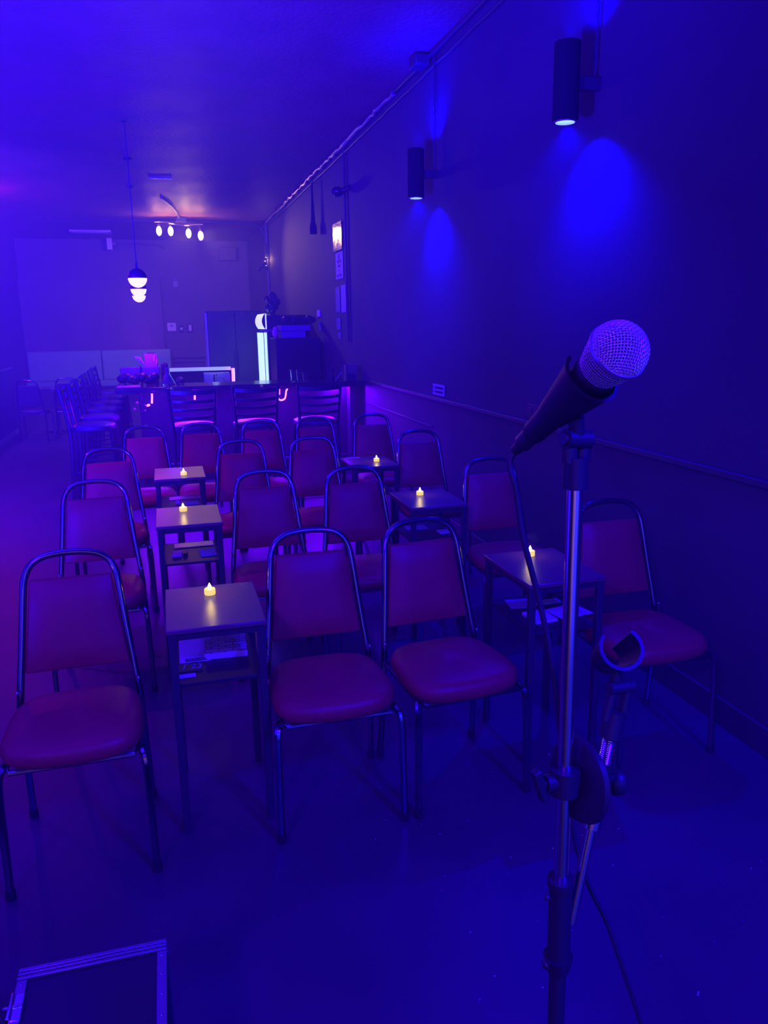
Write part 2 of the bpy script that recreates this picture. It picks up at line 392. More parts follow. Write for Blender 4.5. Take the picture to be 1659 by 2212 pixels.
# things on the table shelves (shelf surface z = .552) ------------------------------------------
SZ = .5525
def flat(name, label, cat, x, y, w_, d_, h, m, rz=0, z=SZ, group=None, bevel=.0008):
    o = MB().box(-w_*.475, w_*.475, -d_*.475, d_*.475, 0, h).build(name, m, None, smooth=False, bevel=bevel)
    o.location = (x*.95, y*.95, z); o.rotation_euler = (0, 0, R(rz)); return tag(o, label, cat, group)
o = flat('booklet', 'pale booklet with a dark title strip on the nearest table shelf', 'booklet', .026, 2.885, .112, .215, .005, M['paper'])
MB().box(-.034, .040, -.102, -.080, .005, .0056).build('title_strip', M['ink'], o, smooth=False)
mb = MB(); random.seed(9); x = -.028
while x < .032:
    d_ = random.uniform(.0015, .0045); mb.box(x, x+d_, -.093-random.uniform(0, .0015), -.088, .0057, .0060); x += d_+.0015
mb.build('print_line', M['paper'], o, smooth=False)
pad = thing('notepad_stack', 'stack of brick-patterned pads on the nearest table shelf', 'notepads', (.138, 2.750, SZ), R(-3))
for k in range(4):
    MB().box(-.075, .075, -.108, .108, .001+k*.0055, .0055+k*.0055).build('pad', M['paper'], pad, smooth=False)
MB().box(-.075, .075, -.108, .108, .0225, .0232).build('printed_cover', M['brick_pad'], pad, smooth=False)
o = flat('number_card', 'dark number card behind a pale strip on the nearest table shelf', 'card', .008, 2.735, .085, .075, .003, M['black_plastic'], -2)
text('lettering', '1 23', M['paper_blue'], .050, (0.004, 0, .0035), (0, 0, R(-8)), o, sx=.8)
flat('price_strip', 'small bright pale strip at the front of the nearest table shelf', 'card', -.006, 2.665, .058, .030, .002, M['paper'], 2)
o = flat('menu_board', 'pale woodgrain menu board on the shelf of the second left-row table', 'menu', .082, 4.42, .215, .090, .004, M['wood_board'], 1)
o.location.z = SZ+.001
flat('pink_box', 'small pink box left of the blue booklet, second left-row table', 'box', -.012, 4.235, .050, .075, .014, M['paper_pink'], -3, bevel=.002)
flat('game_box', 'small black box beside the pink box, second left-row table', 'box', .030, 4.24, .022, .075, .016, M['black_plastic'], -3, bevel=.001)
flat('booklet', 'pale blue booklet on the shelf of the second left-row table', 'booklet', .150, 4.235, .085, .135, .004, M['paper_blue'], 3)
o = flat('menu_board', 'pale woodgrain menu board on the farthest left-row table shelf', 'menu', .07, 5.73, .225, .10, .004, M['wood_board'], 0)
flat('pink_box', 'small pink box on the farthest left-row table shelf', 'box', .015, 5.56, .028, .05, .022, M['paper_pink'], 0, bevel=.002)
flat('booklet', 'lilac booklet on the shelf of the farthest left-row table', 'booklet', .115, 5.545, .085, .10, .004, M['paper_blue'], 2)
flat('flyer', 'pale flyer with curled corner jutting right on the nearest right-row shelf', 'flyer', 1.585, 2.83, .16, .13, .003, M['paper'], 12, bevel=.0005)
flat('booklet', 'pale booklet left of the flyer on the nearest right-row shelf', 'booklet', 1.435, 2.80, .10, .12, .012, M['paper'], 5)
flat('flyer', 'lilac sheet at the back of the nearest right-row shelf', 'flyer', 1.43, 2.98, .11, .11, .003, M['paper_blue'], -8)
flat('card', 'thin pale card behind the flyer on the nearest right-row shelf', 'card', 1.55, 2.96, .12, .05, .006, M['paper'], 3)
flat('flyer', 'blue sheet at the back of the middle right-row table shelf', 'flyer', 1.40, 4.39, .13, .09, .003, M['paper_blue'], -4)
flat('booklet', 'small pale booklet on the middle right-row table shelf', 'booklet', 1.53, 4.24, .08, .07, .006, M['paper'], 2)
flat('menu_board', 'thin menu board leaning off the farthest right-row tabletop corner', 'menu', 1.345, 5.80, .10, .05, .004, M['paper_pink'], 0, z=.7505)

# ------------------------------------------------------------------ bar
bar = thing('bar_counter', 'dark U-shaped bar counter behind the chairs with a polished top', 'bar', (.8, 9.0, 0))
def bp(mb, name, m, **k):
    o = mb.build(name, m, bar, **k); o.location = (-.8, -9.0, 0); return o
bp(MB().box(-.53, 2.19, 8.74, 9.32, 1.04, 1.08).box(-.53, .03, 9.32, 13.1, 1.04, 1.08).box(.03, 1.05, 12.5, 13.1, 1.04, 1.08), 'countertop', M['counter'], bevel=.006)
bp(MB().box(-.52, 2.19, 8.745, 8.765, 1.017, 1.041), 'edge_lip', M['counter'])  # small lip added to cut the under-counter glow off level
bp(MB().box(-.30, 2.10, 8.98, 9.04, 0, 1.04), 'front_panel', M['bar_panel'], smooth=False)
bp(MB().box(-.30, -.24, 9.04, 13.0, 0, 1.04), 'side_panel', M['bar_panel'], smooth=False)
bp(MB().box(2.02, 2.08, 8.82, 8.98, 0, 1.04), 'end_post', M['trim'], bevel=.005)
bp(MB().tube([(-.32, 8.86, .22), (2.0, 8.86, .22)], .02, 10).tube([(.1, 8.86, .22), (.1, 9.0, .22)], .01, 6).tube([(1.0, 8.86, .22), (1.0, 9.0, .22)], .01, 6).tube([(1.9, 8.86, .22), (1.9, 9.0, .22)], .01, 6), 'foot_rail', M['chrome'])
lit = bp(MB().box(.06, .98, 12.47, 12.5, 1.045, 1.098), 'lit_edge', M['shelf_light'], bevel=.003); lit['label'] = 'pale blue lit edge on the far counter'
bp(MB().box(.98, 1.04, 12.5, 13.0, 0, 1.04).box(.03, 1.04, 12.95, 13.0, 0, 1.04), 'far_panel', M['bar_panel'], smooth=False)
# light rope drooping from under the counter
def rope(name, label, pts, m, r=.007, glow=None, gp=3):
    o = MB().tube(spline(pts, 6), r, 8).build(name, m); tag(o, label, 'light rope', 'glowing light rope under the bar counter')
    if glow: lamp('rope_glow', 'POINT', glow, (.30, .0, 1), gp*.4, None, .03)
rope('light_rope', 'vertical violet light rope piece under the bar, left of the stools', [(-.157, 8.80, 1.035), (-.158, 8.79, .98), (-.165, 8.78, .91)], M['led'], .010, (-.16, 8.72, .93), 3.5)
rope('light_rope', 'violet light rope drop seen between slats of the left stool', [(.29, 8.80, 1.035), (.290, 8.79, .99), (.285, 8.78, .932)], M['led'], .010, (.29, 8.72, .90), 5)
rope('light_rope', 'bright U-shaped violet light rope dangling between middle and right stools',
     [(1.19, 8.80, 1.035), (1.182, 8.77, .985), (1.175, 8.76, .945), (1.19, 8.75, .91), (1.225, 8.75, .893), (1.262, 8.75, .91), (1.277, 8.76, .95), (1.285, 8.77, .99), (1.31, 8.79, 1.03)], M['led'], .009, (1.22, 8.69, .88), 7)
rope('light_rope', 'short pink light rope bit inside the U-shaped one', [(1.215, 8.80, 1.035), (1.208, 8.79, .99), (1.206, 8.78, .955)], M['led_pink'], .011)
rope('light_rope', 'small blob of light rope beside the coiled wire under the bar', [(-.19, 8.79, .895), (-.215, 8.78, .888)], M['led'], .012)
lamp('counter_glow', 'AREA', (.75, 8.84, 1.022), (.13, .0, 1), 85, (.75, 8.1, .5), (2.3, .03))
lamp('counter_end_glow', 'POINT', (1.90, 8.85, 1.018), (.13, .0, 1), 45, None, .015)
coil = thing('coiled_wire', 'thin coiled wire with round ends hanging under the bar left of the stools', 'wire', (-.27, 8.78, .87))
pts = [(-.055+.0, 0, .03)] + [(.0+.048*math.cos(a), 0, -.002+.042*math.sin(a)) for a in [R(d) for d in (-150, -120, -90, -60, -30, 0, 30, 60, 85)]] + [(-.02, 0, .05), (-.045, 0, .052)]
MB().tube(spline([(-.075, 0, -.02)]+pts[1:], 5), .003, 6).build('wire', M['steel'], coil)
MB().ball((-.078, 0, -.016), .014, 8).build('plug', M['paper_pink'], coil); MB().ball((-.047, 0, .05), .014, 8).build('plug', M['paper_pink'], coil)
MB().tube([(0, 0, .045), (0, .01, .17)], .002, 5).build('lead', M['cable'], coil)

# bar stools -----------------------------------------------------------------
def make_stool():
    t = thing('bar_stool', 'bar stool', 'stool')
    mb = MB(); N = 36; vs = []
    prof = [(.9, .735), (.98, .742), (1, .76), (.97, .782), (.85, .796), (.5, .806), (.02, .808)]
    for s_, z in prof:
        for k in range(N):
            a = 2*PI*k/N; ca, sa = math.cos(a), math.sin(a); e = 2/2.6
            x = abs(ca)**e*(1 if ca >= 0 else -1); y = abs(sa)**e*(1 if sa >= 0 else -1)
            vs.append((x*.215*s_, y*.21*s_, z))
    fs = [(i*N+k, i*N+(k+1) % N, (i+1)*N+(k+1) % N, (i+1)*N+k) for i in range(len(prof)-1) for k in range(N)]+[tuple(range(N))[::-1], tuple((len(prof)-1)*N+k for k in range(N))]
    mb.add(vs, fs).build('seat', M['stool_seat'], t)
    for sx in (-1, 1):
        MB().tube(spline([(sx*.205, .235, 0), (sx*.195, .205, .40), (sx*.190, .20, .74), (sx*.200, .225, .95), (sx*.213, .262, 1.155)], 4), .019, 8, ry=.8).build('leg', M['black_metal'], t)
        MB().tube([(sx*.205, -.215, 0), (sx*.175, -.165, .735)], .016, 8).build('leg', M['black_metal'], t)
    for i, (z, h, y, hw) in enumerate(((1.115, .042, .250, .205), (1.030, .030, .238, .200), (.955, .026, .226, .197), (.880, .026, .215, .193))):
        vs = []; K = 11
        for k in range(K):
            u = -1+2*k/(K-1); yy = y+.030*(1-u*u)
            for dz, dy in ((-h/2, -.006), (h/2, -.006), (h/2, .006), (-h/2, .006)): vs.append((u*hw, yy+dy, z+dz-.010*(1-u*u)))
        fs = [(k*4+j, k*4+(j+1) % 4, (k+1)*4+(j+1) % 4, (k+1)*4+j) for k in range(K-1) for j in range(4)]+[(3, 2, 1, 0), tuple((K-1)*4+j for j in range(4))]
        MB().add(vs, fs).build('back_slat' if i else 'top_rail', M['black_metal'], t, bevel=.003)
    MB().tube([(-.20, -.205, .28), (.20, -.205, .28)], .012, 8).build('footrest', M['chrome'], t)
    MB().tube([(-.195, .21, .34), (-.198, -.2, .34)], .010, 6).tube([(.195, .21, .34), (.198, -.2, .34)], .010, 6).tube([(-.198, .215, .42), (.198, .215, .42)], .010, 6).build('stretcher', M['black_metal'], t)
    return t
stool0 = make_stool(); sf = [True]
for x, y, rz, lb, g in ((.225, 7.78, 180, 'left one of the three black ladder-back stools facing the bar front', 1),
                     (.815, 7.78, 179, 'middle one of the three black ladder-back stools facing the bar front', 1),
                     (1.415, 7.76, 181, 'right one of the three black ladder-back stools, nearest the purple-lit wall', 1),
                     (-.72, 8.15, 90, 'black ladder-back stool nearest the camera in the row left of the bar', 0),
                     (-.72, 8.92, 91, 'second black ladder-back stool in the row left of the bar', 0),
                     (-.72, 9.72, 89, 'third black ladder-back stool in the row left of the bar', 0),
                     (-.73, 10.55, 90, 'fourth black ladder-back stool in the row left of the bar', 0),
                     (-.74, 11.45, 92, 'fifth black ladder-back stool in the row left of the bar', 0),
                     (-.76, 12.40, 88, 'black ladder-back stool at the far end of the row left of the bar', 0)):
    t = stool0 if sf[0] else copy_tree(stool0); sf[0] = False
    t.location = (x, y, 0); t.rotation_euler = (0, 0, R(rz)); tag(t, lb, 'stool', 'bar stools along the bar front' if g else 'bar stools along the left side of the bar')

# things on the bar -----------------------------------------------------------
def box_thing(name, label, cat, x0, x1, y0, y1, z0, z1, m, group=None, bevel=.004, rz=0):
    cx, cy = (x0+x1)/2, (y0+y1)/2
    o = MB().box(x0-cx, x1-cx, y0-cy, y1-cy, 0, z1-z0).build(name, m, None, smooth=False, bevel=bevel)
    o.location = (cx, cy, z0); o.rotation_euler = (0, 0, R(rz)); return tag(o, label, cat, group)
CT = 1.0805
box_thing('bar_mat', 'pink flat mat lying on the bar corner', 'mat', -.51, -.27, 8.78, 9.0, CT, CT+.012, M['paper_pink'])
bag = MB()
for k in range(9):
    bag.ball((-.46+.043*k, 9.11+.012*math.sin(k*2.1), CT+.078+.018*math.sin(k*1.7)), .058+.008*math.sin(k*3.1), 8, (1, 1.2, .85))
tag(bag.build('cloth_bag', M['black_plastic'], None), 'black crumpled bag lying on the bar corner', 'bag')
tr = thing('storage_tray', 'long translucent lilac tray with divider on the bar corner', 'tray', (-.27, 9.29, CT))
MB().box(-.21, .21, -.07, .07, .10, .105).box(-.21, .21, -.07, -.065, .105, .19).box(-.21, .21, .065, .07, .105, .19).box(-.21, -.205, -.07, .07, .105, .19).box(.205, .21, -.07, .07, .105, .19).build('tray', M['carton'], tr, smooth=False)
MB().box(.0, .02, -.085, -.07, .0, .21).build('divider', M['black_plastic'], tr, smooth=False)
MB().box(-.18, -.16, -.05, .05, 0, .10).box(.16, .18, -.05, .05, 0, .10).build('leg', M['black_plastic'], tr, smooth=False)
cd = thing('straw_caddy', 'tall lilac caddy holding straws, standing on the tray corner of the bar', 'caddy', (-.145, 9.50, CT))
MB().box(-.075, .07, -.06, .06, 0, .33).build('box', M['carton'], cd, bevel=.008)
MB().box(-.04, .04, -.03, .03, .33, .345).build('lid', M['black_plastic'], cd, bevel=.004)
mb = MB()
for k in range(6): mb.tube([(-.06, -.03+.012*k, .17), (-.125-.012*k, -.03+.014*k, .30)], .004, 6)
mb.build('straws', M['paper'], cd)
MB().tube([(.03, -.065, .25), (.04, -.07, .31)], .008, 6).tube([(.055, -.065, .21), (.062, -.07, .27)], .008, 6).build('pen', M['paper_pink'], cd)
box_thing('speaker_box', 'black lump behind the lilac caddy on the bar', 'speaker', -.045, .035, 9.45, 9.55, CT, CT+.225, M['black_plastic'], bevel=.02)
o = MB().lathe([(.075, 0), (.078, .01), (.06, .05), (.03, .12), (.022, .18), (.024, .19), (.018, .18), (.026, .12), (.055, .05), (.07, .012), (.001, .010)], None, 24).build('carafe', M['acrylic'], None)
o.location = (.02, 9.12, CT); tag(o, 'clear cone-shaped carafe on the bar left of the lit shelf', 'carafe')
g = thing('garnish_jar', 'sparkling faceted glass jar on the bar by the carafe', 'jar', (.150, 9.10, CT))
MB().lathe([(.001, .003), (.034, .003), (.04, .01), (.042, .05), (.030, .066), (.032, .07), (.045, .052), (.043, .004), (.036, 0), (.001, 0)], None, 9).build('jar', M['glass'], g, smooth=False)
mb = MB()
for k in range(16): mb.ball((random.uniform(-.028, .028), random.uniform(-.028, .028), random.uniform(.01, .06)), .009, 5)
mb.build('sweets', M['paper_pink'], g)
MB().lathe([(.001, .085), (.02, .083), (.022, .076), (.006, .072), (.005, .066)], None, 12).build('lid', M['glass'], g)
def tumbler(x, y, label, h=.13, r_=.032):
    o = MB().lathe([(.001, 0), (r_*.8, 0), (r_*.82, .004), (r_, h), (r_-.003, h), (r_*.82-.003, .008), (.001, .008)], None, 18).build('tumbler', M['glass'], None)
    o.location = (x, y, CT); tag(o, label, 'glass', 'glasses on the right half of the bar')
tumbler(1.40, 8.98, 'left one of the three glasses on the bar right of the cooler')
tumbler(1.475, 9.0, 'middle one of the three glasses on the bar right of the cooler')
tumbler(1.545, 9.0, 'right one of the three glasses on the bar right of the cooler', .10)
bx = thing('acrylic_box', 'clear acrylic box at the right end of the bar by the wall', 'box', (2.09, 9.02, CT))
MB().box(-.075, .075, -.06, .06, 0, .004).box(-.075, .075, -.06, -.057, .004, .17).box(-.075, .075, .057, .06, .004, .17).box(-.075, -.072, -.057, .057, .004, .17).box(.072, .075, -.057, .057, .004, .17).build('box', M['acrylic'], bx, smooth=False)
MB().box(-.05, .05, -.04, .04, .006, .07).build('contents', M['paper_blue'], bx, bevel=.01)
st = thing('bottle_opener', 'thin crossed metal bar tools beside the acrylic box', 'tool', (1.94, 8.97, CT))
MB().tube([(-.07, 0, .125), (-.02, 0, .085), (.03, 0, .06)], .0025, 6).tube([(.03, 0, .10), (-.02, 0, .03), (-.05, 0, .004)], .0025, 6).tube([(.035, 0, .03), (.035, 0, .08)], .006, 6).tube([(-.05, 0, .003), (.05, 0, .003)], .004, 6).build('tool', M['steel'], st)
for k, (z, s_) in enumerate(((0, .020), (.055, .018))): pass
tag(MB().lathe([(.001, 0), (.022, 0), (.022, .05), (.010, .07), (.010, .09), (.020, .11), (.018, .135), (.001, .137)], Matrix.Translation((1.86, 9.0, CT)), 14).build('pepper_mill', M['bar_panel']), 'small dark mill on the bar left of the crossed tools', 'mill')
lamp('bar_corner_fill', 'POINT', (-.2, 9.2, 1.52), (.75, .02, 1), 9, None, .10)  # added light without a fixture, tints the trays and the tabletop sheen
# inner work top things, seen over the counter
box_thing('glass_rack', 'pale stainless sink panel under the lit far shelf', 'sink', .56, .94, 12.2, 12.45, .80, 1.02, M['grey_metal'])
o = thing('faucet', 'bright curved bar tap under the lit shelf', 'tap', (.70, 12.15, .80))
MB().tube(spline([(0, 0, 0), (0, 0, .16), (.01, -.03, .21), (.03, -.08, .20)], 5), .012, 8).build('spout', M['steel'], o)
MB().tube(spline([(.14, 0, 0), (.15, 0, .10), (.12, -.02, .16)], 5), .007, 8).build('hose', M['steel'], o)
MB().box(-.10, .24, -.16, .04, -.80, 0).build('sink_cabinet', M['grey_metal'], o, smooth=False)
rope('light_tube', 'bright violet vertical light tube at the right end of the lit far shelf', [(1.01, 12.42, 1.075), (1.01, 12.42, .97), (1.005, 12.42, .84)], M['led'], .024, (1.0, 12.2, .95), 2.5)
lamp('sink_light', 'POINT', (.72, 12.1, 1.15), (.35, .5, 1), 1.2, None, .05)

# coolers ----------------------------------------------------------------------
fr = thing('refrigerator', 'tall black refrigerator standing behind the bar', 'refrigerator', (1.22, 14.35, 0))
MB().box(-.46, .46, -.31, .35, .02, 1.965).build('body', M['appliance'], fr, bevel=.01)
MB().box(-.455, -.004, -.35, -.315, .08, 1.95).build('door', M['appliance'], fr, bevel=.006)
MB().box(.004, .455, -.35, -.315, .08, 1.95).build('door', M['appliance'], fr, bevel=.006)
MB().tube([(-.03, -.385, .9), (-.03, -.385, 1.3)], .01, 8).tube([(.03, -.385, .9), (.03, -.385, 1.3)], .01, 8).tube([(-.03, -.385, .92), (-.03, -.34, .92)], .008, 6).tube([(.03, -.385, .92), (.03, -.34, .92)], .008, 6).build('handle', M['black_metal'], fr)
MB().box(-.50, -.465, -.30, .34, .02, 1.93).build('side_panel', M['grey_metal'], fr, smooth=False)  # light on the left side put into this paler grey
co = thing('drinks_cooler', 'black drinks cooler with a lit glass door and lit header facing left', 'cooler', (1.83, 12.8, 0))
MB().box(-.28, .33, -.48, .48, .02, 1.86).build('body', M['appliance'], co, bevel=.012)
MB().box(-.326, -.285, -.46, .46, .66, 1.60).build('door', M['cooler_light'], co, bevel=.004)
MB().box(-.335, -.328, -.47, -.455, .50, 1.62).box(-.335, -.328, .455, .47, .50, 1.62).box(-.335, -.328, -.455, .455, 1.60, 1.62).box(-.335, -.328, -.455, .455, .50, .52).build('door_frame', M['black_metal'], co, smooth=False)
vs = []; K = 9
for k in range(K):
    u = -1+2*k/(K-1); x = -.29-.045*(1-u*u)-.015
    vs += [(x, -.46, 1.77+u*.115), (x, .46, 1.77+u*.115), (-.28, -.46, 1.77+u*.115), (-.28, .46, 1.77+u*.115)]
fs = []
for k in range(K-1): a = k*4; fs += [(a, a+4, a+5, a+1), (a+2, a+6, a+4, a), (a+1, a+5, a+7, a+3), (a+3, a+7, a+6, a+2)]
MB().add(vs, fs).build('header', M['cooler_sign'], co)
cap_ = MB()
for yy in (-.472, .46):
    vv = [(-.30-.05*(1-u*u), y, 1.77+u*.12) for y in (yy, yy+.012) for u in [-1+2*k/8 for k in range(9)]]
    n_ = 9; cap_.add(vv, [tuple(range(n_))[::-1], tuple(range(n_, 2*n_))]+[(k, (k+1) % n_, n_+(k+1) % n_, n_+k) for k in range(n_)])
cap_.build('header_ends', M['appliance'], co, smooth=False)
MB().box(-.36, -.20, -.49, -.46, 1.62, 1.645).build('header_lip', M['grey_metal'], co, smooth=False)
lamp('cooler_glow', 'AREA', (1.44, 12.8, 1.2), (.45, .75, 1), .7, (0, 12.8, 1.0), (.8, .8))
# things on top of / beside the cooler
box_thing('equipment_cabinet', 'dark cabinet right of the drinks cooler against the right wall', 'cabinet', 1.52, 2.16, 11.2, 11.85, 0, 1.53, M['appliance'], bevel=.01)
cz = 1.531
o = box_thing('carton', 'lilac carton lying on the dark cabinet right of the cooler', 'carton', 1.62, 1.96, 11.25, 11.6, cz, cz+.10, M['carton'])
o = box_thing('carton', 'long lilac carton on top of the other carton right of the cooler', 'carton', 1.60, 2.02, 11.22, 11.6, cz+.101, cz+.175, M['carton'], rz=2)
bg = MB()
for k in range(8): bg.ball((1.72+.055*k, 11.45+.03*math.sin(k*2), cz+.255+.012*math.sin(k*2.3)), .055+.008*math.cos(k*2.9), 8, (1, 1.2, .85))
tag(bg.build('black_bag', M['black_plastic']), 'black bag lying on the lilac cartons right of the cooler', 'bag')
tag(MB().ball((1.545, 11.36, cz+.067), .066, 10, (.7, 1, 1)).ball((1.55, 11.36, cz+.12), .04, 8).build('plastic_bag', M['paper_pink']), 'crumpled pinkish plastic bag left of the lilac cartons', 'bag')
orn = thing('figurine', 'glossy black lumpy figurine standing on the drinks cooler', 'figurine', (1.66, 12.5, 1.861))
M['gloss_black'] = mat('glossy black lacquer', (.03, .03, .035), .06, spec=.9, coat=1)
mb = MB(); random.seed(3)
for k in range(26):
    z = random.uniform(.06, .30); a = random.uniform(0, 2*PI); rr = .055*(1.15 - abs(z-.17)*2.2)
    mb.ball((rr*math.cos(a)*1.3, rr*math.sin(a), z), random.uniform(.026, .044), 7)
mb.ball((.02, 0, .30), .055, 9).ball((.10, 0, .20), .05, 9).ball((.0, 0, .085), .07, 9)
mb.build('body', M['gloss_black'], orn)
MB().lathe([(.001, 0), (.09, 0), (.09, .012), (.05, .03), (.001, .03)], None, 20).build('base', M['gloss_black'], orn)

# ------------------------------------------------------------------ banquette and far furniture
bq = thing('banquette', 'long sage green banquette with two back panels along the far wall', 'banquette', (-1.48, 20.1, 0))
for x0, x1 in ((-1.63, .02), (.03, 1.64)):
    MB().box(x0, x1, .12, .26, .48, 1.19).build('back_panel', M['banquette'], bq, bevel=.045, bseg=4)
MB().box(-1.63, 1.64, -.36, .12, .36, .50).build('seat', M['banquette'], bq, bevel=.03, bseg=3)
MB().box(-1.60, 1.60, -.33, .25, 0, .36).build('base', M['black_plastic'], bq, smooth=False)
ft = thing('pedestal_table', 'small dark square pedestal table between the two far left chairs', 'table', (-1.80, 14.2, 0))
MB().box(-.3, .3, -.3, .3, .72, .75).build('tabletop', M['counter'], ft, bevel=.005)
MB().tube([(0, 0, .02), (0, 0, .72)], .035, 10).build('leg', M['black_metal'], ft)
MB().box(-.22, .22, -.03, .03, 0, .03).box(-.03, .03, -.22, .22, 0, .03).build('base', M['black_metal'], ft)
lc = thing('ledge_cabinet', 'low dark ledge cabinet along the left wall near the far end', 'cabinet', (-2.8, 11.2, 0))
MB().box(-.34, .32, -3.2, 3.2, 0, 1.07).build('body', M['bar_panel'], lc, smooth=False)
MB().box(-.345, .34, -3.22, 3.22, 1.07, 1.10).build('top', M['counter'], lc, bevel=.004)
MB().box(.321, .33, -3.2, 3.2, 0, .08).build('kickboard', M['grey_metal'], lc, smooth=False)

# far wall fittings -------------------------------------------------------------
th = thing('thermostat', 'cream square thermostat on the far wall right of the partition', 'thermostat', (.235, YF, 1.71))
MB().box(-.105, .105, -.035, 0, -.10, .10).build('body', M['white_plastic'], th, bevel=.01)
MB().box(-.04, .04, -.038, -.034, .005, .06).build('screen', M['paper_blue'], th, smooth=False)
lk = thing('wall_switch', 'round cream switch in a dark box next to the thermostat', 'switch', (.47, YF, 1.665))
MB().box(-.05, .05, -.04, 0, -.10, .08).build('box', M['black_plastic'], lk, bevel=.01); MB().lathe([(.001, .045), (.035, .04), (.04, 0)], Matrix.Rotation(R(90), 4, 'X'), 16).build('button', M['white_plastic'], lk)
lk2 = thing('wall_switch', 'rectangular cream switch in a dark box right of the round one', 'switch', (.68, YF, 1.68))
MB().box(-.065, .065, -.04, 0, -.12, .11).build('box', M['black_plastic'], lk2, bevel=.01); MB().box(-.035, .035, -.05, -.04, -.07, .075).build('rocker', M['white_plastic'], lk2, bevel=.004)
MB().tube([(-.16, -.02, -.01), (-.065, -.02, -.01)], .008, 6).build('conduit', M['black_metal'], lk2)
o = thing('wall_speaker', 'small pale box high on the far wall left of the pendant rods', 'speaker', (-1.04, YF-.27, 3.63))
MB().box(-.06, .06, -.07, .02, -.13, .13).build('body', M['white_plastic'], o, bevel=.01)
MB().box(.062, .14, -.03, .26, -.02, .02).build('bracket', M['grey_metal'], o, smooth=False)
tag(MB().tube(spline([(-.85, YF-.06, 3.66), (-.5, YF-.06, 3.655), (-.2, YF-.06, 3.65), (.10, YF-.07, 3.625), (.2, YF-.08, 3.56)], 6), .022, 8).build('ceiling_conduit', M['conduit']), 'short curved pipe high on the far wall left of the track light', 'pipe')
vt = thing('ceiling_vent', 'long white vent panel on the ceiling left of the pendant lamps', 'vent', (-1.33, 18.9, ZC))
MB().box(-.42, .42, -.20, .20, -.04, -.004).build('frame', M['vent'], vt, bevel=.006)
MB().box(-.36, .36, -.14, .14, -.052, -.040).build('louvre', M['vent'], vt, bevel=.004)
pg = thing('bottle_bracket', 'small dark bell-shaped box on the far wall right of the pendants', 'wall box', (.40, YF, 2.73))
MB().box(-.06, .06, -.07, 0, -.07, .07).tube([(0, -.03, .07), (0, -.03, .16)], .02, 8).build('body', M['grey_metal'], pg, bevel=.01)
tag(MB().box(1.48, 1.90, YF-.30, YF-.001, 3.28, 3.60).build('air_conditioner', M['wall_far'], None, bevel=.03), 'dark wall unit high in the far right corner', 'air conditioner')

# pendant lamps -------------------------------------------------------------------
def make_pendant():
    t = thing('pendant_lamp', 'pendant', 'lamp')
    r_ = .098
    MB().lathe([(r_*math.cos(a), r_*math.sin(a)) for a in [R(-90+6*i)*.999 for i in range(16)]], None, 28).build('glass_globe', M['globe'], t)
    MB().lathe([(r_*1.02, -.002)]+[(r_*1.03*math.cos(R(6*i)), r_*1.03*math.sin(R(6*i))) for i in range(15)]+[(.012, r_*1.05), (.012, r_*1.05+.06), (.001, r_*1.05+.06)], None, 28).build('cap', M['black_metal'], t)
    MB().tube([(0, 0, r_), (0, 0, ZC-2.195-.03)], .006, 6).build('rod', M['black_metal'], t)
    MB().lathe([(.055, ZC-2.195), (.055, ZC-2.195-.02), (.01, ZC-2.195-.035)], None, 18).build('canopy', M['black_metal'], t)
    return t
pn0 = make_pendant()
for i, (x, y, z, lb) in enumerate(((-.212, 9.1, 2.218, 'nearest black-capped opal globe pendant, hanging highest in the picture'),
                                (-.253, 10.9, 2.186, 'middle black-capped opal globe pendant over the bar'),
                                (-.301, 12.9, 2.178, 'farthest black-capped opal globe pendant, lowest in the picture'))):
    t = pn0 if i == 0 else copy_tree(pn0)
    t.location = (x, y, z); tag(t, lb, 'pendant lamp', 'opal globe pendants over the bar')
    lamp('pendant_glow', 'SPOT', (x, y, z-.10), (1, .2, 1), 6, (x, y, 0), .05, 150, .6)

# track light ----------------------------------------------------------------------
tl = thing('track_light', 'four-head track light with glowing warm bulbs on the ceiling', 'track light', (.47, 16.3, 3.62))
MB().box(-.06, .14, -.06, .06, .03, .137).build('canopy', M['black_metal'], tl, bevel=.01)
MB().tube(spline([(-.46, 0, .03), (-.30, 0, .035), (-.08, 0, .0), (.1, 0, -.02), (.32, 0, .0), (.44, 0, .0)], 5), .012, 8).build('rail', M['steel'], tl)
for x, z in ((-.385, -.02), (-.17, -.02), (.16, -.055), (.385, -.095)):
    h = MB().tube([(x, 0, .01), (x, 0, z-.02)], .008, 6).lathe([(.001, .08), (.03, .08), (.045, .03), (.048, -.03), (.044, -.03), (.04, .03), (.001, .06)], Matrix.Translation((x, -.03, z-.06)) @ Matrix.Rotation(R(-35), 4, 'X'), 16).build('head', M['steel'], tl)
    MB().ball((x, -.060, z-.115), .052, 10, (1, .9, 1.7)).build('bulb', M['bulb'], h)
    lamp('track_glow', 'POINT', (.47+x, 16.13, 3.62+z-.15), (1, .42, .16), 7, None, .05)
lamp('track_uplight', 'POINT', (.55, 15.4, 3.45), (1, .60, .20), 5, None, .08)
lamp('far_wall_fill', 'SPOT', (.55, 16.5, 3.48), (1, .42, .16), 110, (.7, 20.6, 1.6), .05, 110, .9)  # added spot, not one of the heads, warms the far wall
lamp('track_poster', 'SPOT', (.86, 15.9, 3.42), (1, .50, .25), 125, (2.2, 13.0, 2.3), .05, 60, 1.0)
lamp('pipe_glow', 'POINT', (2.11, 16.42, 3.0), (1, .50, .18), 2.6, None, .03)
tag(MB().tube(spline([(.47, 16.25, 3.74), (.40, 15.4, 3.735), (.33, 14.9, 3.74), (.25, 14.4, 3.735), (.15, 13.9, 3.74)], 6), .022, 8).build('ceiling_cable', M['conduit']), 'crooked cable sleeve running along the ceiling to the track light', 'cable')
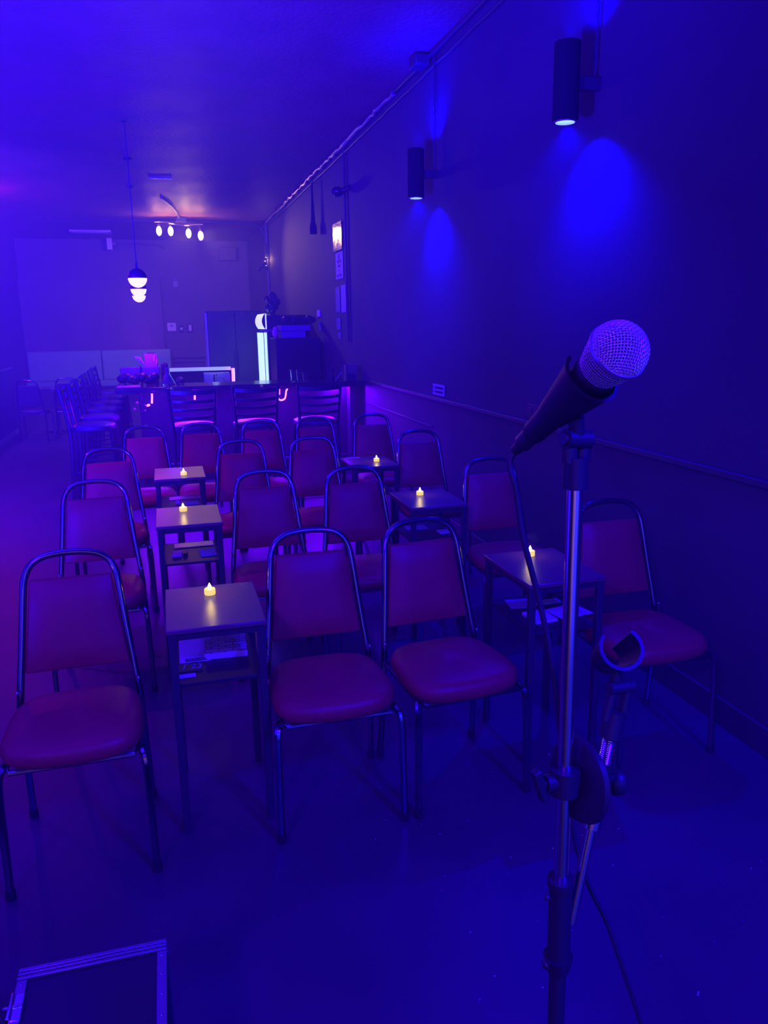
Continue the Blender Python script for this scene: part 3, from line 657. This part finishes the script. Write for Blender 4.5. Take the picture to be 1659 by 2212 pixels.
tag(MB().tube(spline([(-1.3, 16.85, 3.735), (-.275, 16.8, 3.74), (.78, 16.8, 3.735), (1.6, 16.8, 3.735), (1.95, 16.8, 3.72), (2.12, 16.8, 3.58), (2.17, 16.8, 3.3), (2.175, 16.8, 2.2)], 8), .022, 8).build('wall_conduit', M['trim']), 'pipe crossing the ceiling and bending down the right wall corner', 'pipe')
tag(MB().tube([(2.17, 16.55, 3.72), (2.172, 16.6, .9)], .03, 8).tube([(2.16, 16.68, 3.72), (2.165, 16.7, 2.9)], .02, 8).build('wall_conduit', M['black_metal']), 'thick black vertical pipe on the right wall by the far corner', 'pipe')
jb = thing('junction_box', 'small black junction box on the vertical pipes of the right wall', 'junction box', (2.15, 16.5, 3.16)); MB().box(-.05, .05, -.06, .06, -.13, .13).build('box', M['black_metal'], jb, bevel=.01)
sl = thing('spot_lamp', 'small black spot cluster with sparkling faces on the right wall pipe', 'spot lamp', (2.10, 16.35, 2.83))
for k, (dx, dz) in enumerate(((0, 0), (-.09, .03), (-.15, -.03), (-.04, .08))):
    MB().ball((dx, -.02*k, dz), .05, 8).build('head', M['gloss_black'], sl)
MB().tube([(.06, .2, .0), (-.12, 0, 0)], .012, 6).build('arm', M['black_metal'], sl)
ex = bpy.data.objects['junction_box']
# bundle along the ceiling corner of the right wall
random.seed(11)
p1 = [(2.165+random.uniform(-.012, .012), 7.4+k*.1, 3.715+random.uniform(-.014, .014)) for k in range(92)]
p2 = [(2.185, 2.0+k*.1, 3.64+random.uniform(-.004, .004)) for k in range(148)]
p3 = [(2.17, 2.0+k*.1, 3.725+random.uniform(-.003, .003)) for k in range(55)]
tag(MB().tube(p1, [.012+random.uniform(0, .018) for _ in p1], 8).build('cable_bundle', mat('crinkled foil tape', (.34, .28, .28), .35, metal=.3, bump=.5, bscale=25)), 'crinkled taped cable bundle running along the ceiling edge of the right wall', 'cable bundle')
tag(MB().tube(p2, .012, 6).build('edge_cable', M['trim']), 'thin dark cable running below the taped bundle on the right wall', 'cable')
tag(MB().tube(p3, .014, 6).build('edge_cable', M['trim']), 'dark cable along the ceiling edge near the wall lamps', 'cable')
jc = thing('junction_box', 'flat box on the ceiling edge above the nearer wall cylinder lamp', 'junction box', (2.12, 6.5, 3.70)); MB().box(-.06, .06, -.09, .09, -.03, .05).build('box', M['trim'], jc, bevel=.01)

# ------------------------------------------------------------------ cylinder lamps on the right wall
for i, (y, lb) in enumerate(((3.85, 'near black cylinder wall lamp, larger, casting blue light pools'), (6.29, 'farther black cylinder wall lamp beside the posters'))):
    t = thing('cylinder_lamp', lb, 'wall lamp', (2.02, y, 2.67), 0, 'black up and down cylinder lamps on the right wall')
    MB().lathe([(.062, 0), (.065, .004), (.065, .356), (.062, .36), (.056, .36), (.056, .30), (.001, .30)], None, 32).build('body', M['lamp_body'], t)
    MB().lathe([(.056, .0), (.056, .06), (.001, .06)], None, 32).build('reflector', M['steel'], t)
    MB().lathe([(.001, .012), (.048, .012), (.048, .006), (.001, .006)], None, 32).build('lens', M['can_lens'], t)
    MB().lathe([(.050, .004), (.0625, .003), (.0625, -.003), (.050, -.003), (.050, .004)], None, 32).build('trim_ring', M['steel'], t)
    MB().box(.060, .18, -.02, .02, .15, .21).build('bracket', M['black_metal'], t, bevel=.004)
    cp = [(.155+.003*math.sin(k*1.9), .0, .30+k*.02) for k in range(39)]
    MB().tube([(.155, 0, .20)]+cp, [.006]+[.0075 if k % 2 else .0055 for k in range(39)], 8).build('armoured_cable', M['cable'], t)
    lamp('cylinder_down', 'SPOT', (2.03, y, 2.66), (.0, .0, 1), 300, (2.11, y, 2.16), .015, 125, 1.0)
    lamp('cylinder_up', 'SPOT', (2.03, y, 3.04), (.0, .0, 1), 110, (2.10, y, 3.44), .015, 125, 1.0)

# ------------------------------------------------------------------ right wall: posters, signs, fittings
def wall_sheet(name, label, cat, y0, y1, z0, z1, m, tilt=0, off=.006, group=None, th_=.003):
    cy, cz_ = (y0+y1)/2, (z0+z1)/2; hy_, hz = abs(y1-y0)/2, abs(z1-z0)/2
    o = MB().box(-th_, 0, -hy_, hy_, -hz, hz).build(name, m, None, smooth=False, bevel=.0008)
    o.location = (XR-off, cy, cz_); o.rotation_euler = (0, 0, R(tilt)); return tag(o, label, cat, group)
wall_sheet('glossy_poster', 'glossy poster mirroring the warm track light, topmost on the right wall', 'poster', 9.77, 10.20, 2.60, 2.93, M['poster_gloss'], 2.1, .02)
o = wall_sheet('age_sign', 'white sign reading no persons under 21 allowed, below the glossy poster', 'sign', 9.76, 10.17, 2.26, 2.60-.02, M['paper'])
RW = (R(90), 0, R(-90))
for s_, dz, sz, sx in (('NO', .105, .085, 1.0), ('PERSONS', .048, .060, 1.0), ('UNDER', -.005, .045, 1.1), ('21', -.062, .06, 1.0), ('ALLOWED', -.118, .050, 1.25)):
    text('lettering', s_, M['ink'], sz, (-.0045, 0, dz), RW, o, sx=sx)
MB().box(-.0042, -.003, -.19, .19, .144, .147).box(-.0042, -.003, -.19, .19, -.152, -.149).build('border', M['ink'], o, smooth=False)
wall_sheet('notice_sheet', 'narrow lilac notice with crumpled foot, left one under the age sign', 'notice', 9.98, 10.24, 1.86, 2.17, M['carton'])
wall_sheet('notice_sheet', 'plain pale notice, right one under the age sign', 'notice', 9.64, 9.92, 1.85, 2.18, mat('mauve paper', (.42, .34, .42), .6))
o = wall_sheet('notice_sheet', 'small dim notice with a bright top edge, low on the poster column', 'notice', 9.98, 10.22, 1.64, 1.80, M['carton'])
MB().box(-.006, -.003, -.12, .12, .074, .08).build('clip', M['steel'], o, smooth=False)
wall_sheet('notice_sheet', 'lowest tiny dim notice in the poster column', 'notice', 9.97, 10.15, 1.53, 1.61, M['carton'])
wall_sheet('thermostat', 'small cream rectangular plate on the wall left of the notices', 'wall plate', 11.32, 11.50, 1.82, 1.91, M['white_plastic'], off=.001, th_=.02)
wall_sheet('notice_sheet', 'dim lilac card below the small cream wall plate', 'notice', 11.28, 11.46, 1.62, 1.75, M['carton'])
o = wall_sheet('warning_card', 'small white printed card above the chair rail on the right wall', 'sign', 6.09, 6.38, 1.115, 1.205, mat('pale card', (.60, .55, .62), .6))
mb = MB(); random.seed(4)
for zz in (.016, -.018):
    y = .075
    while y > -.115:
        d_ = random.uniform(.010, .022); mb.box(-.0044, -.003, y-d_, y, zz-.010, zz+.010); y -= d_+.005
mb.build('print_lines', M['ink'], o, smooth=False)
MB().lathe([(.022, -.0042), (.028, -.0042), (.028, -.003)], Matrix.Translation((0, .115, 0)) @ Matrix.Rotation(R(90), 4, 'Y'), 20).build('symbol', M['ink'], o)
o = thing('outlet_plate', 'dark outlet plate on the right wall beside the microphone handle', 'outlet', (XR, 4.46, 1.155))
MB().box(-.008, 0, -.085, .085, -.045, .045).build('plate', M['black_plastic'], o, bevel=.003)
MB().box(-.012, -.008, -.05, -.02, -.025, .025).box(-.012, -.008, .02, .05, -.025, .025).build('socket', M['black_metal'], o, bevel=.002)
tag(MB().tube(spline([(2.18, 9.52, 3.72), (2.182, 9.52, 3.0), (2.182, 9.515, 2.0), (2.182, 9.51, 1.5)], 4), .012, 8).build('wall_conduit', M['trim']), 'thin straight pipe on the right wall, right of the posters', 'pipe')
sc = thing('security_camera', 'small black camera with tiny bright glints high on the right wall', 'camera', (2.08, 9.45, 3.20))
MB().ball((0, 0, 0), .075, 12, (1, 1.1, .8)).build('dome', M['gloss_black'], sc); MB().tube([(0, 0, .0), (.12, -.15, .03)], .03, 8).build('arm', M['black_metal'], sc)
hc = thing('hanging_plug', 'black cord with a thick plug hanging on the right wall left of the posters', 'cord', (2.12, 11.25, 2.93))
MB().tube([(0, 0, .66), (0, 0, .45), (0, 0, .15), (0, 0, .1), (0, 0, 0)], [.012, .016, .03, .05, .05], 10).build('cord', M['rubber'], hc)
MB().tube([(0, 0, .64), (.03, 0, .70)], .008, 6).build('hook', M['black_metal'], hc)
gl = thing('ceiling_fixture', 'small ceiling fixture glowing magenta at the far left edge', 'ceiling lamp', (-2.72, 13.4, ZC))
MB().box(-.2, .2, -.05, .05, -.06, 0).build('body', M['grey_metal'], gl, bevel=.01)
wall_bump = tag(MB().box(-.02, .30, 12.2, 12.24, ZC-.02, ZC+.0).build('ceiling_bracket', M['steel']), 'small shiny strip on the ceiling in front of the track light', 'bracket')

# ------------------------------------------------------------------ road cases at the lower left
def case(x0, x1, y0, y1, z1, label):
    t = thing('road_case', label, 'case', ((x0+x1)/2, (y0+y1)/2, 0), 0, 'black road cases with aluminium edging')
    a, b = (x1-x0)/2, (y1-y0)/2
    MB().box(-a+.004, a-.004, -b+.004, b-.004, 0.0, z1-.004).build('panel', M['case'], t, smooth=False)
    e = MB()
    e.box(-a, a, b-.030, b-.022, z1-.006, z1+.004).box(-a, a, b-.018, b-.011, z1-.006, z1+.004).box(-a, a, b-.008, b+.002, z1-.02, z1+.004)
    MB().box(-a, a, b-.031, b+.001, z1-.006, z1-.001).build('groove_shade', M['case'], t, smooth=False)  # shade in the edging grooves, put in as a dark strip
    e.build('top_edging', M['alu'], t, bevel=.001)
    for sx in (-1, 1):
        xe = sx*a; o = MB().box(min(xe, xe-sx*.022), max(xe, xe-sx*.022), -b, b-.031, z1-.006, z1+.001).build('side_edging', M['alu'], t, bevel=.001)
        for k in range(8): MB().ball((xe-sx*.011, b-.045-k*.055, z1+.001), .0032, 5).build('rivet', M['steel'], o)
        o.name = 'side_edging'
    for sx in (-1, 1): MB().box(min(sx*(a-.012), sx*(a+.002)), max(sx*(a-.012), sx*(a+.002)), b-.012, b+.002, .02, z1-.02).build('corner_post', M['alu'], t, bevel=.001)
    return t
ca = case(-.418, -.098, .55, 1.634, .30, 'black road case with riveted aluminium edges on the floor, lower left')
cb = case(-1.0, -.455, .50, 1.56, .30, 'second aluminium-edged road case at the extreme lower left corner')
la = MB().box(-.05, -.02, .40, .47, .27, .305).tube([(-.045, .40, .306), (-.045, .47, .306)], .006, 8).tube([(-.06, .435, .304), (-.02, .435, .304)], .005, 8); o = la.build('latch', M['steel'], ca, bevel=.002); o.location = (-.115, 0, 0)
lamp('case_glow', 'SPOT', (-.9, .9, 1.6), (1, .05, .9), 1.2, (-.15, 1.35, .3), .03, 28, .9)

random.seed(5)
fl = MB()
for k in range(70):
    x, y, r_ = random.uniform(.55, 1.75), random.uniform(1.0, 2.6), random.uniform(.0015, .0045)
    a = random.uniform(0, 2*PI); fl.add([(x+r_*math.cos(a+i*2.1)*random.uniform(.6, 1.1), y+r_*math.sin(a+i*2.1), .0015+.0008*i) for i in range(3)], [(0, 1, 2)])
tag(fl.build('confetti', M['glitter'], None, smooth=False), 'tiny pale flecks scattered on the dark floor by the stand', 'confetti', None, 'stuff')

# ------------------------------------------------------------------ microphone stand
OD = Vector((.3692, .6564, 0))                     # pole foot line
def pole(z): return Vector((.3692+.0085*(1.55-z), .6564, z))
ms = thing('microphone_stand', 'steel tripod microphone stand with folded boom arm and an empty clip', 'microphone stand', (0, 0, 0))
ms.location = (pole(0).x, pole(0).y, 0)
def mp(mb, name, m, parent=None, **k):
    o = mb.build(name, m, parent or ms, **k)
    if parent is None: o.location = (-pole(0).x, -pole(0).y, 0)
    return o
mp(MB().tube([pole(1.553), pole(1.20), pole(.95)], .0078, 16), 'pole', M['steel'])
mp(MB().tube([pole(1.105), pole(1.006)], .0125, 20).tube([pole(1.012), pole(.45), pole(.16)], .0095, 16), 'lower_tube', M['black_plastic'])
mp(MB().tube([pole(1.112), pole(1.104)], .0150, 20), 'collar', M['black_plastic'])
mp(MB().tube([pole(1.012), pole(.992)], [.0165, .012], 20), 'collar', M['black_plastic'])
mp(MB().ball(pole(1.095)+Vector((-.018, -.004, 0)), .0035, 8).ball(pole(1.005)+Vector((-.014, 0, -.001)), .006, 8), 'set_screw', M['black_metal'])
for k in range(3):
    a = R(35+120*k); d = Vector((math.cos(a), math.sin(a), 0))
    lg = mp(MB().tube([pole(.22)+d*.012, pole(0)+d*.30+Vector((0, 0, .014))], .007, 10), 'leg', M['black_metal'])
    f_ = MB().ball(pole(0)+d*.305+Vector((0, 0, .013)), .013, 8).build('rubber_foot', M['rubber'], lg)
mp(MB().tube([pole(.24), pole(.17)], .02, 16), 'leg_hub', M['black_plastic'])

def basis(o_, z_, xhint):
    z_ = z_.normalized(); y_ = z_.cross(xhint).normalized(); x_ = y_.cross(z_)
    m = Matrix((x_, y_, z_)).transposed().to_4x4(); m.translation = o_; return m
camR = Vector((math.cos(YAW), -math.sin(YAW), 0)); camF = Vector((math.sin(YAW), math.cos(YAW), 0))
ax = (camR*.90+camF*.43+Vector((0, 0, -.10))).normalized()              # clutch axis
cc = pole(1.232)
mp(MB().tube([cc-Vector((0, 0, .014)), cc+Vector((0, 0, .014))], .0165, 20).tube([cc-ax*.026, cc-ax*.008], .009, 12).tube([cc+ax*.01, cc+ax*.034], .012, 12), 'clamp', M['black_plastic'])
T = basis(cc-ax*.032, Vector((0, 0, 1)), ax)
mp(MB().box(-.005, .005, -.005, .005, -.019, .019, T @ Matrix.Rotation(R(-18), 4, 'Y')).tube([T @ Vector((-.003, 0, .0)), T @ Vector((.01, 0, 0))], .005, 8), 'wing_knob', M['black_plastic'], bevel=.002)
dc = cc+ax*.017-Vector((0, 0, .003))
T = basis(dc, ax, Vector((0, 0, 1)))
mp(MB().lathe([(.001, -.003), (.040, -.003), (.044, -.001), (.046, .004), (.042, .008), (.001, .008)], T, 48), 'clutch_disc', M['black_plastic'])
kc = dc+ax*.056-Vector((0, 0, .008))
T2 = basis(kc, ax, Vector((0, 0, 1)))
mp(MB().tube([dc+ax*.008, kc], .005, 10).ball(kc+Vector((0, 0, -.006)), .013, 10, (1, 1, 1.15)), 'round_knob', M['black_plastic'])
# boom arm: along the right of the disc
bdir = Vector((.198, .05, 1)).normalized()
bo = dc+ax*.034
ztop = bo+bdir*.066; zbot = bo-bdir*.165
mp(MB().tube([bo-bdir*.052, bo+bdir*.008], .011, 16).tube([bo+bdir*.008, bo+bdir*.014], .0135, 16), 'boom_holder', M['black_plastic'])
mp(MB().tube([bo-bdir*.175, bo-bdir*.045], [.0062, .0066], 12).tube([bo-bdir*.06, bo-bdir*.045], .0115, 12), 'boom_arm', M['steel'])
thr = [bo+bdir*(.012+.0012*k) for k in range(28)]
mp(MB().tube(thr, [.0062 if k % 2 else .0072 for k in range(30)], 12), 'threaded_stud', M['steel'])
jb_ = bo+bdir*.044
mp(MB().tube([jb_, jb_+bdir*.028], [.012, .011], 14).tube([jb_+bdir*.02-ax*.012, jb_+bdir*.060-ax*.010], .0055, 10).tube([jb_+bdir*.02+ax*.012, jb_+bdir*.060+ax*.010], .0055, 10).tube([jb_+bdir*.055-ax*.016, jb_+bdir*.055+ax*.016], .007, 12), 'clip_joint', M['black_plastic'])
def clip_mesh(T, r0, r1, L, gap, th_=.0022):
    """open C-shaped tapered sleeve along +z, gap centred on +x"""
    a0, a1 = gap/2, 2*PI-gap/2; seg = 40; rows = 10; vs = []; n = seg+1
    for s_ in (0, 1):
        for j in range(rows):
            t = j/(rows-1); r_ = r0+(r1-r0)*t - (th_ if s_ else 0) + (.0012 if j == 0 and not s_ else 0)
            for k in range(n):
                a = a0+(a1-a0)*k/seg; wv = 1-.0*t
                vs.append(T @ Vector((r_*math.cos(a)*wv, r_*math.sin(a), L*t)))
    m = rows*n; fs = []
    for j in range(rows-1):
        for k in range(seg):
            a = j*n+k; fs += [(a, a+1, a+n+1, a+n), (m+a, m+a+n, m+a+n+1, m+a+1)]
        a = j*n; fs += [(a, a+n, m+a+n, m+a), (a+seg, m+a+seg, m+a+n+seg, a+n+seg)]
    for k in range(seg):
        fs += [(k, m+k, m+k+1, k+1), ((rows-1)*n+k, (rows-1)*n+k+1, m+(rows-1)*n+k+1, m+(rows-1)*n+k)]
    return MB().add(vs, fs)
# empty clip: opening seen from the front, sleeve running back and down to the left
c2 = bo+bdir*.139-camR*.012
v2 = (c2-Vector((0, 0, 1.7))).normalized(); axis2 = (v2*.054-camR*.0166+Vector((0, 0, -.0125))).normalized()
up2 = (Vector((0, 0, 1))-camR*.10); up2 = (up2-axis2*up2.dot(axis2)).normalized()
T = basis(c2-axis2*.018, axis2, up2)
o = mp(clip_mesh(T, .0222, .0165, .058, R(86), .0026), 'empty_clip', M['black_plastic']); o['label'] = 'empty black C-shaped microphone clip opening upward'
mp(MB().tube([c2-Vector((0, 0, .020)), c2-Vector((0, 0, .040))], .006, 10), 'clip_stem', M['black_plastic'])

# ------------------------------------------------------------------ microphone
BALL = Vector((.3693, .5964, 1.6746)); TAIL = Vector((.3471, .7016, 1.5946))
md = (BALL-TAIL).normalized()
mic = thing('microphone', 'handheld microphone with a silver woven ball grille held in the stand clip', 'microphone', BALL)
Tm = basis(Vector((0, 0, 0)), md, camR)             # +z = towards the grille tip
RB = .0255
gr = MB().ball((0, 0, 0), RB*.93, 24).lathe([(RB*.93, 0), (.0180, -.026), (.001, -.026)], Tm, 32).build('foam_core', M['foam'], mic)
def wires():
    mb = MB(); step = R(6.0); lim = R(93); n = int(lim/step)
    def pt(u, v, off):
        r_ = math.hypot(u, v)
        if r_ < 1e-6: d = Vector((0, 0, 1))
        else: d = Vector((math.sin(r_)*u/r_, math.sin(r_)*v/r_, math.cos(r_)))
        return Tm @ (d*(RB+off))
    for ori in (0, 1):
        for i in range(-n, n+1):
            u = i*step; mx = math.sqrt(max(lim*lim-u*u, 0)); m_ = int(mx/step)
            if m_ < 2: continue
            pts = []
            for j in range(-m_*3, m_*3+1):
                v = j*step/3; off = .00055*math.cos(PI*v/step+PI*i+(PI if ori else 0))
                pts.append(pt(u, v, off) if ori == 0 else pt(v, u, off))
            mb.tube(pts, .00066, 6)
    return mb
wires().build('ball_grille', M['mesh'], mic)
def basket():
    mb = MB(); n = 72
    prof = [(RB*.995, -.002), (.0243, -.008), (.0225, -.015), (.0205, -.021), (.0190, -.0265)]
    for k in range(n):
        a = 2*PI*k/n; mb.tube([Tm @ Vector(((r_+.0003*(-1)**(k+i))*math.cos(a), (r_+.0003*(-1)**(k+i))*math.sin(a), z)) for i, (r_, z) in enumerate(prof)], .00042, 4)
    for j in range(9):
        t = j/8*(len(prof)-1); i = min(int(t), len(prof)-2); f = t-i
        r_ = prof[i][0]*(1-f)+prof[i+1][0]*f; z = prof[i][1]*(1-f)+prof[i+1][1]*f
        mb.tube([Tm @ Vector((r_*math.cos(2*PI*k/60), r_*math.sin(2*PI*k/60), z)) for k in range(60)], .00045, 4, closed=True)
    return mb
basket().build('grille_basket', M['mesh'], mic)
MB().lathe([(RB+.0002, -.0022), (RB+.0016, -.0018), (RB+.0018, 0), (RB+.0016, .0018), (RB+.0002, .0022)], Tm, 64).build('grille_band', mat('satin band', (.6, .58, .62), .3, metal=.8), mic)
MB().lathe([(.0188, -.026), (.0200, -.0275), (.0200, -.034), (.0186, -.036), (.0180, -.045), (.0160, -.075), (.0135, -.110), (.0120, -.134), (.0110, -.138), (.001, -.138)], Tm, 40).build('handle', M['black_plastic'], mic)
MB().lathe([(.0118, -.136), (.0095, -.138), (.0095, -.156), (.0070, -.160), (.0055, -.172), (.001, -.173)], Tm, 24).build('cable_plug', M['black_metal'], mic)
# holder clip of the stand, wrapping the handle
hx = Vector((0, 0, 1))-md*md.z; hx = hx.normalized()
Tc = basis(BALL-md*.036, -md, hx)
o = mp(clip_mesh(Tc, .0262, .0150, .066, R(70), .0024), 'holding_clip', M['black_plastic'])
pv = pole(1.592)
mp(MB().tube([pole(1.545), pole(1.575)], [.0125, .0115], 20).tube([pole(1.57)-ax*.008, pole(1.598)-ax*.008], .006, 12, ry=1.3).tube([pole(1.57)+ax*.008, pole(1.598)+ax*.008], .006, 12, ry=1.3).tube([pv-ax*.014, pv+ax*.014], .0095, 20), 'clip_bracket', M['black_plastic'])
mp(MB().tube([pv+Vector((0, 0, -.004)), pv+Vector((-.004, -.004, .022))], .0075, 12), 'clip_neck', M['black_plastic'])
mp(MB().tube([pv-ax*.014, pv-ax*.017], .006, 12), 'pivot_bolt', M['black_metal'])

# ------------------------------------------------------------------ microphone cable
cpts = [(0.3407, 0.7321, 1.5714), (.3345, .7300, 1.5572), (.3400, .7260, 1.5323), (.349, .7243, 1.4807), (.3668, .7261, 1.4219), (.3842, .7261, 1.3556), (.3967, .7293, 1.2967), (.4068, .7359, 1.2486),
        (.4190, .7400, 1.190), (.4300, .7411, 1.130), (.4424, .744, 1.0724), (.4640, .7445, 1.010), (.4913, .7457, .9525), (.522, .7488, .8704), (.5661, .761, .7538), (.6036, .77, .6423),
        (.66, .80, .42), (.70, .85, .18), (.74, .95, .03), (.82, 1.05, .008), (.95, 1.02, .006), (1.1, .85, .006), (1.15, .5, .006), (1.0, .1, .006)]
cb = MB().tube(spline(cpts, 8), .0034, 10).build('microphone_cable', M['cable']); tag(cb, 'long black cable hanging from the microphone down past the stand', 'cable')
